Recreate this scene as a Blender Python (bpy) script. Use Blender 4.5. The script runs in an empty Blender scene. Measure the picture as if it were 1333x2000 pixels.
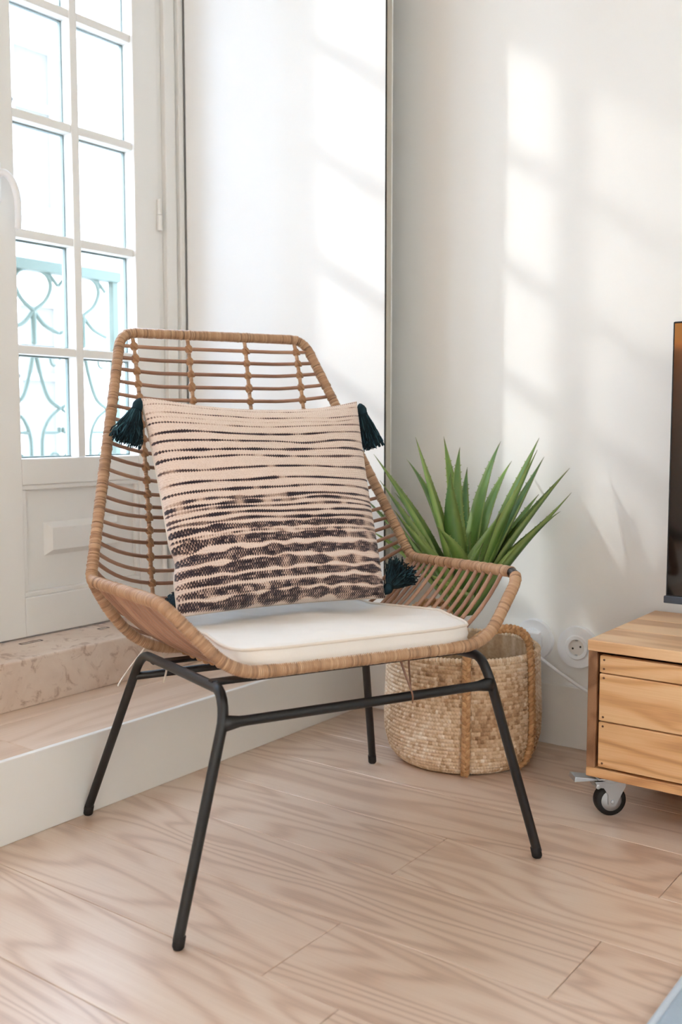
import bpy, bmesh, math, random
import numpy as np
from mathutils import Vector

random.seed(7)
rng = np.random.default_rng(11)
scene = bpy.context.scene
COL = scene.collection
PI = math.pi

# ------------------------------------------------------------------ camera, sky, sun, exposure
YAW = math.radians(36.457); PITCH = math.radians(4.957); F_PX = 1960.0
cam_d = bpy.data.cameras.new('camera')
cam = bpy.data.objects.new('camera', cam_d); COL.objects.link(cam)
cam_d.sensor_fit = 'VERTICAL'; cam_d.sensor_height = 36.0; cam_d.sensor_width = 24.0
cam_d.lens = 36.0 * F_PX / 2000.0
cam.location = (0, 0, 0.78)
fwd = Vector((math.cos(YAW) * math.cos(PITCH), math.sin(YAW) * math.cos(PITCH), -math.sin(PITCH)))
cam.rotation_euler = fwd.to_track_quat('-Z', 'Y').to_euler()
cam_d.dof.use_dof = True; cam_d.dof.focus_distance = 1.95; cam_d.dof.aperture_fstop = 4.0
cam_d.clip_start = 0.05
scene.camera = cam

world = bpy.data.worlds.new('sky'); scene.world = world; world.use_nodes = True
bg = world.node_tree.nodes['Background']
bg.inputs[0].default_value = (0.78, 0.95, 1.22, 1); bg.inputs[1].default_value = 4.6

sun_d = bpy.data.lights.new('sun', 'SUN'); sun_d.energy = 1.5; sun_d.angle = math.radians(2.6)
sun_d.color = (1.0, 0.97, 0.94)
sun = bpy.data.objects.new('sun', sun_d); COL.objects.link(sun)
sun.rotation_euler = Vector((1.0, -1.7, -1.156)).to_track_quat('-Z', 'Y').to_euler()
sun.location = (-3, 8, 7)

vs = scene.view_settings
vs.view_transform = 'Standard'; vs.look = 'None'; vs.gamma = 1.0; vs.use_curve_mapping = False
vs.exposure = 1.32
scene.cycles.use_denoising = True
scene.cycles.max_bounces = 10; scene.cycles.diffuse_bounces = 6; scene.cycles.glossy_bounces = 4
scene.cycles.transparent_max_bounces = 16; scene.cycles.sample_clamp_indirect = 8.0

# ------------------------------------------------------------------ helpers
def lin(r, g, b):
    f = lambda c: c / 12.92 if c <= 0.04045 else ((c + 0.055) / 1.055) ** 2.4
    return (f(r / 255), f(g / 255), f(b / 255), 1)

class MB:
    """collects vertices, faces and an optional tone per vertex"""
    def __init__(self): self.v = []; self.f = []; self.t = []
    def add(self, V, Fc, tone=None):
        o = len(self.v); V = [tuple(p) for p in V]; self.v += V
        self.f += [tuple(i + o for i in q) for q in Fc]
        if tone is None: self.t += [0.5] * len(V)
        elif np.isscalar(tone): self.t += [float(tone)] * len(V)
        else: self.t += [float(x) for x in tone]
        return self
    def box(self, x0, x1, y0, y1, z0, z1, tone=None):
        V = [(x0,y0,z0),(x1,y0,z0),(x1,y1,z0),(x0,y1,z0),(x0,y0,z1),(x1,y0,z1),(x1,y1,z1),(x0,y1,z1)]
        return self.add(V, [(0,3,2,1),(4,5,6,7),(0,1,5,4),(1,2,6,5),(2,3,7,6),(3,0,4,7)], tone)
    def tube(self, P, r, sides=10, closed=False, cap=True, tone=None, flat=None):
        V, Fc, n = tube(P, r, sides, closed, cap, flat)
        if tone is not None and not np.isscalar(tone):
            tt = list(np.repeat(np.asarray(tone, float), sides))
            tt += [float(tone[0]), float(tone[-1])][:len(V) - len(tt)]
            tone = tt
        return self.add(V, Fc, tone)
    def ball(self, c, rx, ry, rz, n=8, m=6, tone=None):
        V = []; Fc = []
        for i in range(1, m):
            a = PI * i / m
            for j in range(n):
                b = 2 * PI * j / n
                V.append((c[0] + rx*math.sin(a)*math.cos(b), c[1] + ry*math.sin(a)*math.sin(b), c[2] + rz*math.cos(a)))
        V += [(c[0], c[1], c[2]+rz), (c[0], c[1], c[2]-rz)]; T = len(V)-2; B = len(V)-1
        for i in range(m-2):
            for j in range(n):
                a = i*n+j; b = i*n+(j+1) % n
                Fc.append((a, a+n, b+n, b))
        for j in range(n):
            Fc.append((T, j, (j+1) % n)); Fc.append((B, (m-2)*n+(j+1) % n, (m-2)*n+j))
        return self.add(V, Fc, tone)
    def build(self, name, mat, parent=None, smooth=False, bevel=0.0, bev_seg=2, auto=None, off=(0,0,0)):
        me = bpy.data.meshes.new(name)
        if any(off): vv = [(p[0]-off[0], p[1]-off[1], p[2]-off[2]) for p in self.v]
        else: vv = self.v
        me.from_pydata(vv, [], self.f)
        if self.t and (min(self.t) != max(self.t)):
            a = me.attributes.new('tone', 'FLOAT', 'POINT'); a.data.foreach_set('value', self.t)
        if bevel > 0:
            bm = bmesh.new(); bm.from_mesh(me)
            ed = [e for e in bm.edges if len(e.link_faces) == 2 and e.calc_face_angle(0) > 0.6]
            bmesh.ops.bevel(bm, geom=ed, offset=bevel, segments=bev_seg, affect='EDGES', profile=0.6)
            bm.to_mesh(me); bm.free()
        if smooth:
            me.polygons.foreach_set('use_smooth', [True] * len(me.polygons))
            if auto: me.set_sharp_from_angle(angle=auto)
        me.update(); me.materials.append(mat)
        o = bpy.data.objects.new(name, me); COL.objects.link(o)
        if parent is not None: o.parent = parent
        return o

def resample(P, step=None, n=None):
    P = np.asarray(P, float); d = np.r_[0, np.cumsum(np.linalg.norm(np.diff(P, axis=0), axis=1))]
    if n is None: n = max(2, int(round(d[-1] / step)) + 1)
    s = np.linspace(0, d[-1], n)
    return np.stack([np.interp(s, d, P[:, k]) for k in range(3)], 1)

def smooth_path(P, sub=8, closed=False):
    P = [np.asarray(p, float) for p in P]; n = len(P); out = []
    m = n if closed else n - 1
    for i in range(m):
        p0 = P[(i-1) % n] if (closed or i > 0) else 2*P[0]-P[1]
        p1 = P[i]; p2 = P[(i+1) % n]
        p3 = P[(i+2) % n] if (closed or i+2 < n) else 2*P[-1]-P[-2]
        for k in range(sub):
            t = k / sub
            out.append(0.5*((2*p1)+(-p0+p2)*t+(2*p0-5*p1+4*p2-p3)*t*t+(-p0+3*p1-3*p2+p3)*t**3))
    if not closed: out.append(P[-1])
    return np.array(out)

def fillet(P, R, seg=8, closed=False):
    P = [np.asarray(p, float) for p in P]; n = len(P); out = []
    for i in range(n):
        if not closed and i in (0, n-1): out.append(P[i]); continue
        a = P[i-1]; b = P[i]; c = P[(i+1) % n]; r = R[i] if not np.isscalar(R) else R
        if r <= 0: out.append(b); continue
        d1 = a-b; d2 = c-b; l1 = np.linalg.norm(d1); l2 = np.linalg.norm(d2)
        r_ = min(r, l1*0.48, l2*0.48)
        s = b+d1/l1*r_; e = b+d2/l2*r_
        for k in range(seg+1):
            t = k/seg; out.append((1-t)**2*s+2*t*(1-t)*b+t*t*e)
    return np.array(out)

def tube(P, r, sides=10, closed=False, cap=True, flat=None):
    P = np.asarray(P, float); n = len(P)
    r = np.full(n, float(r)) if np.isscalar(r) else np.asarray(r, float)
    if closed: T = np.roll(P, -1, 0)-np.roll(P, 1, 0)
    else: T = np.gradient(P, axis=0)
    T /= np.linalg.norm(T, axis=1)[:, None] + 1e-12
    u = np.cross(T[0], (0, 0, 1)); 
    if np.linalg.norm(u) < 0.05: u = np.cross(T[0], (0, 1, 0))
    u /= np.linalg.norm(u); N = np.zeros_like(P); N[0] = u
    for i in range(1, n):
        u = N[i-1]-T[i]*(N[i-1] @ T[i]); N[i] = u/(np.linalg.norm(u)+1e-12)
    B = np.cross(T, N)
    a = np.arange(sides)*2*PI/sides
    fx, fy = flat if flat else (1, 1)
    V = P[:, None, :]+r[:, None, None]*(N[:, None, :]*np.cos(a)[None, :, None]*fx+B[:, None, :]*np.sin(a)[None, :, None]*fy)
    V = V.reshape(-1, 3).tolist(); Fc = []
    m = n if closed else n-1
    for i in range(m):
        i2 = (i+1) % n
        for j in range(sides):
            j2 = (j+1) % sides
            Fc.append((i*sides+j, i*sides+j2, i2*sides+j2, i2*sides+j))
    if cap and not closed:
        V.append(tuple(P[0]-T[0]*r[0]*0.5)); V.append(tuple(P[-1]+T[-1]*r[-1]*0.5)); c0 = len(V)-2; c1 = len(V)-1
        for j in range(sides):
            j2 = (j+1) % sides
            Fc.append((c0, j2, j)); Fc.append((c1, (n-1)*sides+j, (n-1)*sides+j2))
    return V, Fc, n

def thing(name, label, cat, loc=(0,0,0), rotz=0, group=None, kind=None):
    o = bpy.data.objects.new(name, None); COL.objects.link(o); o.empty_display_size = 0.05
    o.location = loc; o.rotation_euler = (0, 0, rotz)
    return tag(o, label, cat, group, kind)
def tag(o, label=None, cat=None, group=None, kind=None):
    if label: o['label'] = label
    if cat: o['category'] = cat
    if group: o['group'] = group
    if kind: o['kind'] = kind
    return o
def struct(o, label, cat='structure'):
    return tag(o, label, cat, kind='structure')
def share(name, me, loc, parent, rot=(0,0,0), scale=(1,1,1)):
    o = bpy.data.objects.new(name, me); COL.objects.link(o); o.parent = parent
    o.location = loc; o.rotation_euler = rot; o.scale = scale
    return o

# ------------------------------------------------------------------ materials
class NT:
    def __init__(self, name):
        self.m = bpy.data.materials.new(name); self.m.use_nodes = True
        self.t = self.m.node_tree; self.b = self.t.nodes['Principled BSDF']
    def n(self, typ, **kw):
        nd = self.t.nodes.new(typ)
        for k, v in kw.items(): setattr(nd, k, v)
        return nd
    def l(self, a, b): self.t.links.new(a, b)
    def math(self, op, a, b=None, clamp=False):
        nd = self.n('ShaderNodeMath', operation=op, use_clamp=clamp)
        for i, x in enumerate((a, b)):
            if x is None: continue
            if isinstance(x, (int, float)): nd.inputs[i].default_value = x
            else: self.l(x, nd.inputs[i])
        return nd.outputs[0]
    def mapping(self, src, scale=(1,1,1), loc=(0,0,0), rot=(0,0,0)):
        nd = self.n('ShaderNodeMapping'); nd.inputs['Scale'].default_value = scale
        nd.inputs['Location'].default_value = loc; nd.inputs['Rotation'].default_value = rot
        self.l(src, nd.inputs['Vector']); return nd.outputs[0]
    def noise(self, vec, scale=5, detail=2, rough=0.5, dist=0.0):
        nd = self.n('ShaderNodeTexNoise'); nd.inputs['Scale'].default_value = scale
        nd.inputs['Detail'].default_value = detail; nd.inputs['Roughness'].default_value = rough
        nd.inputs['Distortion'].default_value = dist
        self.l(vec, nd.inputs['Vector']); return nd.outputs[0]
    def ramp(self, fac, stops):
        nd = self.n('ShaderNodeValToRGB'); e = nd.color_ramp.elements
        while len(e) < len(stops): e.new(0.5)
        for k, (p, c) in enumerate(stops): e[k].position = p; e[k].color = c
        self.l(fac, nd.inputs[0]); return nd.outputs[0]
    def mix(self, fac, a, b, mode='MIX'):
        nd = self.n('ShaderNodeMix', data_type='RGBA', blend_type=mode)
        for s, x in ((nd.inputs['Factor'], fac), (nd.inputs['A'], a), (nd.inputs['B'], b)):
            if isinstance(x, (int, float)): s.default_value = x
            elif isinstance(x, tuple): s.default_value = x
            else: self.l(x, s)
        return nd.outputs['Result']
    def bump(self, h, strength=0.3, dist=0.002):
        nd = self.n('ShaderNodeBump'); nd.inputs['Strength'].default_value = strength
        nd.inputs['Distance'].default_value = dist; self.l(h, nd.inputs['Height'])
        self.l(nd.outputs[0], self.b.inputs['Normal'])
    def base(self, c):
        if isinstance(c, tuple): self.b.inputs['Base Color'].default_value = c
        else: self.l(c, self.b.inputs['Base Color'])
    def set(self, rough=0.5, spec=0.5, metal=0.0, coat=0.0, sheen=0.0):
        self.b.inputs['Roughness'].default_value = rough
        self.b.inputs['Specular IOR Level'].default_value = spec
        self.b.inputs['Metallic'].default_value = metal
        self.b.inputs['Coat Weight'].default_value = coat; self.b.inputs['Coat Roughness'].default_value = 0.32
        self.b.inputs['Sheen Weight'].default_value = sheen
        return self.m
    def obj(self): return self.n('ShaderNodeTexCoord').outputs['Object']
    def pos(self): return self.n('ShaderNodeNewGeometry').outputs['Position']
    def tone(self): return self.n('ShaderNodeAttribute', attribute_name='tone').outputs['Fac']

def plain(name, c, rough=0.5, spec=0.5, metal=0.0, bump=0.0, bscale=200, coat=0.0, var=0.04, sheen=0.0):
    k = NT(name); v = k.obj()
    nz = k.noise(v, bscale*0.05, 3)
    c2 = tuple(max(0, x*(1-var*2)) for x in c[:3])+(1,)
    k.base(k.mix(nz, c2, c))
    if bump: k.bump(k.noise(v, bscale, 3), bump, 0.001)
    return k.set(rough, spec, metal, coat, sheen)

def wood(name, cols, axis='Y', fine=1.0, rings=13.0, rough=0.4, line=0.5, coat=0.0, spec=0.5, vary=0.12, bump=0.12, seamless=True):
    k = NT(name); p = k.pos()
    rnd = k.n('ShaderNodeObjectInfo').outputs['Random']
    cmb = k.n('ShaderNodeCombineXYZ')
    k.l(k.math('MULTIPLY', rnd, 37.0), cmb.inputs[0]); k.l(k.math('MULTIPLY', rnd, 91.0), cmb.inputs[1]); k.l(k.math('MULTIPLY', rnd, 13.0), cmb.inputs[2])
    ad = k.n('ShaderNodeVectorMath', operation='ADD'); k.l(p, ad.inputs[0]); k.l(cmb.outputs[0], ad.inputs[1]); v = ad.outputs[0]
    sc = {'Y': (1, 0.14, 1), 'X': (0.14, 1, 1)}[axis]
    big = k.noise(k.mapping(v, tuple(4.2*fine*s for s in sc)), 1.0, 2, 0.5, 0.4)
    ringv = k.math('MULTIPLY', big, rings*2*PI)
    rs = k.math('SINE', ringv)
    rl = k.math('POWER', k.math('ADD', k.math('MULTIPLY', rs, 0.5), 0.5), 2.2)
    sc2 = {'Y': (1, 0.02, 1), 'X': (0.02, 1, 1)}[axis]
    fib = k.noise(k.mapping(v, tuple(220*fine*s for s in sc2)), 1.0, 3, 0.6)
    mid = k.noise(k.mapping(v, tuple(2.3*s for s in sc)), 1.0, 2)
    t = k.math('ADD', k.math('MULTIPLY', rl, line), k.math('MULTIPLY', fib, 0.45))
    t = k.math('ADD', t, k.math('MULTIPLY', k.math('SUBTRACT', mid, 0.5), 0.5))
    t = k.math('ADD', t, k.math('MULTIPLY', k.math('SUBTRACT', rnd, 0.5), vary))
    k.base(k.ramp(t, [(0.08, cols[0]), (0.45, cols[1]), (0.95, cols[2])]))
    k.b.inputs['Roughness'].default_value = rough
    if bump: k.bump(t, bump, 0.0006)
    return k.set(rough, spec, 0, coat)

M = {}
M['wall'] = plain('wall_paint', lin(240, 239, 236), 0.55, 0.4, bump=0.05, bscale=300, var=0.006)
M['ceil'] = plain('ceiling_paint', lin(240, 238, 233), 0.7, 0.3, var=0.006)
M['white'] = plain('white_gloss_paint', lin(238, 237, 234), 0.32, 0.5, bump=0.03, bscale=120, var=0.01)
M['shutter'] = plain('shutter_paint', lin(241, 241, 240), 0.4, 0.45, bump=0.03, bscale=80, var=0.008)
M['edge'] = plain('edge_shade_paint', lin(196, 190, 178), 0.5, 0.4, var=0.05)  # shutter paint greyed to carry the shade of its unlit edge
M['floor'] = wood('floor_oak', [lin(226, 204, 184), lin(212, 184, 162), lin(176, 144, 122)], 'Y', 1.45, 14.0, 0.34, 0.40, spec=0.6, coat=0.35, vary=0.10)
M['tread'] = wood('tread_oak', [lin(228, 206, 188), lin(214, 188, 166), lin(180, 148, 126)], 'X', 1.0, 9.0, 0.34, 0.3, coat=0.3)
M['pine'] = wood('bench_pine', [lin(236, 194, 146), lin(220, 168, 116), lin(172, 118, 74)], 'Y', 2.4, 8.0, 0.45, 0.42, vary=0.25)
M['pine_top'] = wood('bench_pine_top', [lin(238, 200, 156), lin(224, 178, 132), lin(182, 130, 86)], 'Y', 2.0, 4.0, 0.4, 0.5, vary=0.2)
M['pine_side'] = wood('bench_pine_side', [lin(170, 126, 92), lin(150, 106, 74), lin(112, 74, 48)], 'X', 2.6, 3.5, 0.5, 0.5)
M['black'] = plain('black_metal', lin(22, 23, 25), 0.42, 0.5, bump=0.06, bscale=500, var=0.05)
M['rubber'] = plain('black_rubber', lin(24, 23, 24), 0.6, 0.4)
M['zinc'] = plain('zinc_steel', lin(190, 194, 198), 0.38, 0.5, metal=0.85, var=0.08)
M['dark'] = plain('dark_gap', lin(34, 30, 28), 0.8, 0.2)
M['plastic'] = plain('white_plastic', lin(240, 241, 243), 0.3, 0.5, var=0.004)
M['socket_well'] = plain('socket_well', lin(222, 216, 210), 0.4, 0.4)
M['nail'] = plain('nail_rust', lin(110, 76, 56), 0.6, 0.4)

def _stone():
    k = NT('pink_marble'); v = k.obj()
    a = k.noise(v, 6, 6, 0.62, 0.6); b = k.noise(v, 22, 5, 0.7, 1.2)
    c = k.ramp(a, [(0.3, lin(208, 184, 166)), (0.5, lin(222, 202, 186)), (0.7, lin(232, 216, 202))])
    vein = k.ramp(b, [(0.34, lin(178, 148, 130)), (0.46, (1, 1, 1, 1)), (1.0, (1, 1, 1, 1))])
    k.base(k.mix(0.6, c, vein, 'MULTIPLY')); k.bump(b, 0.15, 0.002)
    return k.set(0.45, 0.5)
M['stone'] = _stone()
def _glass():
    k = NT('window_glass'); t = k.t
    t.nodes.remove(k.b); out = t.nodes['Material Output']
    tr = k.n('ShaderNodeBsdfTransparent'); tr.inputs[0].default_value = (0.97, 0.985, 0.98, 1)
    gl = k.n('ShaderNodeBsdfGlossy'); gl.inputs['Roughness'].default_value = 0.02
    lw = k.n('ShaderNodeLayerWeight'); lw.inputs['Blend'].default_value = 0.5
    fr = k.math('ADD', k.math('MULTIPLY', k.math('POWER', lw.outputs['Facing'], 4.0), 0.45), 0.035)
    mx = k.n('ShaderNodeMixShader'); k.l(fr, mx.inputs[0]); k.l(tr.outputs[0], mx.inputs[1]); k.l(gl.outputs[0], mx.inputs[2])
    k.l(mx.outputs[0], out.inputs['Surface']); return k.m
M['glass'] = _glass()
def _toned(name, stops, rough=0.5, spec=0.4, nscale=90, nmix=0.25, bump=0.2, sheen=0.0):
    k = NT(name); v = k.obj()
    nz = k.noise(v, nscale, 3, 0.6)
    t = k.math('ADD', k.tone(), k.math('MULTIPLY', k.math('SUBTRACT', nz, 0.5), nmix))
    k.base(k.ramp(t, stops)); k.bump(nz, bump, 0.0008)
    return k.set(rough, spec, sheen=sheen)
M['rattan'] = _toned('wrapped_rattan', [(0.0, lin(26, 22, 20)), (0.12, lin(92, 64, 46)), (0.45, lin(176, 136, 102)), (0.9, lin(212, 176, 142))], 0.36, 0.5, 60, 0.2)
M['rod'] = _toned('rattan_rod', [(0.1, lin(132, 94, 74)), (0.5, lin(164, 122, 98)), (0.9, lin(190, 148, 120))], 0.36, 0.5, 40, 0.35)
M['knot'] = plain('rattan_knot', lin(184, 138, 98), 0.42, 0.5, bump=0.4, bscale=260, var=0.12)
M['weave'] = _toned('seagrass_weave', [(0.0, lin(126, 92, 64)), (0.3, lin(186, 150, 114)), (0.6, lin(220, 192, 160)), (1.0, lin(244, 230, 212))], 0.6, 0.3, 120, 0.4, 0.3)
M['braid'] = _toned('seagrass_braid', [(0.0, lin(136, 94, 60)), (0.5, lin(188, 142, 98)), (1.0, lin(218, 178, 134))], 0.55, 0.3, 150, 0.6, 0.4)
M['soil'] = plain('dark_pot', lin(30, 29, 28), 0.7, 0.3, bump=0.5, bscale=60)
M['linen'] = plain('cream_cotton', lin(240, 233, 225), 0.85, 0.2, bump=0.25, bscale=700, var=0.03, sheen=0.2)
M['piping'] = plain('cream_piping', lin(232, 220, 206), 0.85, 0.2, bump=0.2, bscale=600, var=0.03)
M['knit'] = _toned('striped_knit', [(0.0, lin(40, 38, 50)), (0.3, lin(96, 80, 80)), (0.55, lin(206, 178, 160)), (1.0, lin(246, 232, 222))], 0.9, 0.15, 400, 0.16, 0.5, sheen=0.3)
M['tassel'] = _toned('teal_yarn', [(0.0, lin(12, 24, 30)), (0.5, lin(27, 54, 64)), (1.0, lin(66, 102, 112))], 0.8, 0.2, 300, 0.2, 0.2)
M['rug'] = plain('grey_rug', lin(176, 190, 202), 0.95, 0.1, bump=0.8, bscale=240, var=0.12)
M['rug_edge'] = plain('rug_edge', lin(206, 214, 222), 0.95, 0.1, bump=0.5, bscale=240, var=0.06)

# ------------------------------------------------------------------ room shell
XW = 2.2533; YW = 2.03; XL = -1.6; YF = -2.2; ZC = 2.72; ZT = 0.159; ZS = 0.268; YR = 1.576; YST = 1.845
D0, D1 = 0.737, 2.019          # door opening
OFF = -1.9                      # second glazed door, added out of view for fill light
fl = MB().box(XL-0.1, XW+0.1, YF-0.1, YW+0.3, -0.08, -0.012).build('floor', M['dark'])
struct(fl, 'pale oak plank floor with wavy grain')
PWID = 0.19; x = 1.03 - PWID*14
while x < XW:
    y = YF - rng.uniform(0, 1.0)
    if abs(x-1.41) < 0.02: y = 0.932 - 1.62*2
    elif abs(x-1.22) < 0.02: y = 0.55 - 1.62*2
    while y < YR+0.02:
        x0 = max(x, XL); x1 = min(x+PWID, XW); y0 = max(y, YF); y1 = min(y+1.62, YR+0.02)
        if x1-x0 > 0.02 and y1-y0 > 0.03:
            MB().box(x0+0.0006, x1-0.0006, y0+0.0006, y1-0.0006, -0.012, 0.0).build('plank', M['floor'], fl, bevel=0.0008, bev_seg=1)
        y += 1.62
    x += PWID

def wall(name, boxes, label, mat='wall'):
    m = MB()
    for b in boxes: m.box(*b)
    return struct(m.build(name, M[mat]), label)
wall('wall_right', [(XW, XW+0.12, YF, YW, -0.05, ZC)], 'smooth white wall behind the plant')
LW = (-0.75, 0.25, 0.10, 1.15)  # unseen low window, added to brighten the lower wall and bench
wall('wall_left', [(XL-0.12, XL, YF, LW[0], -0.05, ZC), (XL-0.12, XL, LW[1], YW+0.02, -0.05, ZC), (XL-0.12, XL, LW[0], LW[1], -0.05, LW[2]), (XL-0.12, XL, LW[0], LW[1], LW[3], ZC)],
     'white wall with an added low window, out of view, for fill light')
lw_ = thing('window_2', 'low white window added out of view for fill light', 'window', (XL-0.06, LW[0], LW[2]), kind='structure')
mm = MB()
for q in ((LW[0], LW[0]+0.05, LW[2], LW[3]), (LW[1]-0.05, LW[1], LW[2], LW[3]), (LW[0], LW[1], LW[2], LW[2]+0.05), (LW[0], LW[1], LW[3]-0.05, LW[3])): mm.box(XL-0.09, XL-0.03, q[0], q[1], q[2], q[3])
mm.build('window_frame', M['white'], lw_, off=(XL-0.06, LW[0], LW[2]))
MB().box(XL-0.062, XL-0.058, LW[0]+0.05, LW[1]-0.05, LW[2]+0.05, LW[3]-0.05).build('pane', M['glass'], lw_, off=(XL-0.06, LW[0], LW[2]))
FW = (-1.35, 0.45, 0.95, 2.5)
wall('wall_front', [(XL-0.12, FW[0], YF-0.12, YF, -0.05, ZC), (FW[1], XW+0.12, YF-0.12, YF, -0.05, ZC), (FW[0], FW[1], YF-0.12, YF, -0.05, FW[2]), (FW[0], FW[1], YF-0.12, YF, FW[3], ZC)],
     'white wall with an added fill-light window behind the camera')
for i, (a, b) in enumerate((FW[:2],)):       # unseen window, added to brighten the side facing the camera
    w = thing('window_%d' % (i+1), 'tall white window added behind the camera for fill light', 'window', (a, YF-0.06, FW[2]), kind='structure')
    OW = (a, YF-0.06, FW[2]); mm = MB()
    for q in ((a, a+0.05, FW[2], FW[3]), (b-0.05, b, FW[2], FW[3]), ((a+b)/2-0.03, (a+b)/2+0.03, FW[2], FW[3]), (a, b, FW[2], FW[2]+0.06), (a, b, FW[3]-0.06, FW[3])):
        mm.box(q[0], q[1], YF-0.09, YF-0.03, q[2], q[3])
    mm.build('window_frame', M['white'], w, off=OW)
    for (p, q) in ((a+0.05, (a+b)/2-0.03), ((a+b)/2+0.03, b-0.05)):
        MB().box(p, q, YF-0.062, YF-0.058, FW[2]+0.06, FW[3]-0.06).build('pane', M['glass'], w, off=OW)
DT = 2.50
wall('wall_back', [(D1, XW+0.12, YW, YW+0.24, 0, ZC), (D0+OFF+1.282, D0, YW, YW+0.24, 0, ZC), (XL-0.12, D0+OFF, YW, YW+0.24, 0, ZC),
                   (D0, D1, YW, YW+0.24, DT, ZC), (D0+OFF, D1+OFF, YW, YW+0.24, DT, ZC), (D0, D1, YW+0.06, YW+0.24, 0, ZS-0.01), (D0+OFF, D1+OFF, YW+0.06, YW+0.24, 0, ZS-0.01)],
     'white window wall around the glazed door')
struct(MB().box(XL-0.12, XW+0.12, YF-0.12, YW+0.24, ZC, ZC+0.1).build('ceiling', M['ceil']), 'plain white ceiling')
struct(MB().box(XW-0.014, XW, YF, YR-0.001, 0.0, 0.151).build('baseboard_right', M['white'], bevel=0.003), 'white baseboard along the wall behind the basket')
struct(MB().box(XL, XW, YR, YR+0.013, 0.0, ZT+0.001).build('trim_1', M['white'], bevel=0.0025), 'white riser board of the low step')
st = MB().box(XL, XW, YR+0.013, YW, 0.0, ZT-0.02).build('step_platform', M['dark'])
struct(st, 'low wooden step running below the glazed door')
for i, (a, b) in enumerate(((XL, -0.2), (-0.2, 1.16), (1.16, XW))):
    for y0, y1 in ((YR+0.013, YR+0.20), (YR+0.20, YW)):
        MB().box(a+0.0006, b-0.0006, y0+0.0006, y1-0.0006, ZT-0.02, ZT).build('tread_board', M['tread'], st, bevel=0.0008, bev_seg=1)
s1 = MB().box(D0-0.03, D1+0.03, YST, YW+0.07, ZT, ZS).build('stone_threshold', M['stone'], bevel=0.004)
struct(s1, 'worn pinkish marble threshold under the glazed door')
for (xx, yy, w) in ((1.415, 1.985, 0.06), (1.64, 1.975, 0.03)):
    mk = MB()
    mk.box(xx, xx+w, yy-0.012, yy-0.010, ZS-0.001, ZS+0.0006).box(xx, xx+w, yy, yy+0.002, ZS-0.001, ZS+0.0006)
    mk.box(xx, xx+0.002, yy-0.012, yy+0.002, ZS-0.001, ZS+0.0006).box(xx+w-0.002, xx+w, yy-0.012, yy+0.002, ZS-0.001, ZS+0.0006)
    mk.build('floor_bolt_plate', M['dark'], s1)
struct(MB().box(D0-0.03+OFF, D1+0.03+OFF, YST, YW+0.07, ZT, ZS).build('stone_threshold', M['stone'], bevel=0.004), 'marble threshold of the added glazed door, out of view')

# door frame with its mouldings
def frame(off, label, nm):
    m = MB()
    for s in (1, -1):
        cx = 1.378
        X = lambda a: (cx+s*(a-cx))+off
        def bx(a, b, y0, y1):
            q = sorted((X(a), X(b))); m.box(q[0], q[1], y0, y1, ZS, DT)
        bx(1.916, 1.935, 2.026, 2.10); bx(1.935, 1.972, 2.012, 2.10); bx(1.972, 1.982, 2.020, 2.10); bx(1.982, 2.000, 2.008, 2.10); bx(2.000, 2.019, 2.028, 2.10)
    m.box(D0+off, D1+off, 2.012, 2.10, 2.41, DT)
    return struct(m.build(nm, M['white'], bevel=0.003), label)
frame(0, 'white moulded frame around the glazed door', 'trim_2')
frame(OFF, 'white frame of the added glazed door, out of view', 'trim_3')

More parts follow.
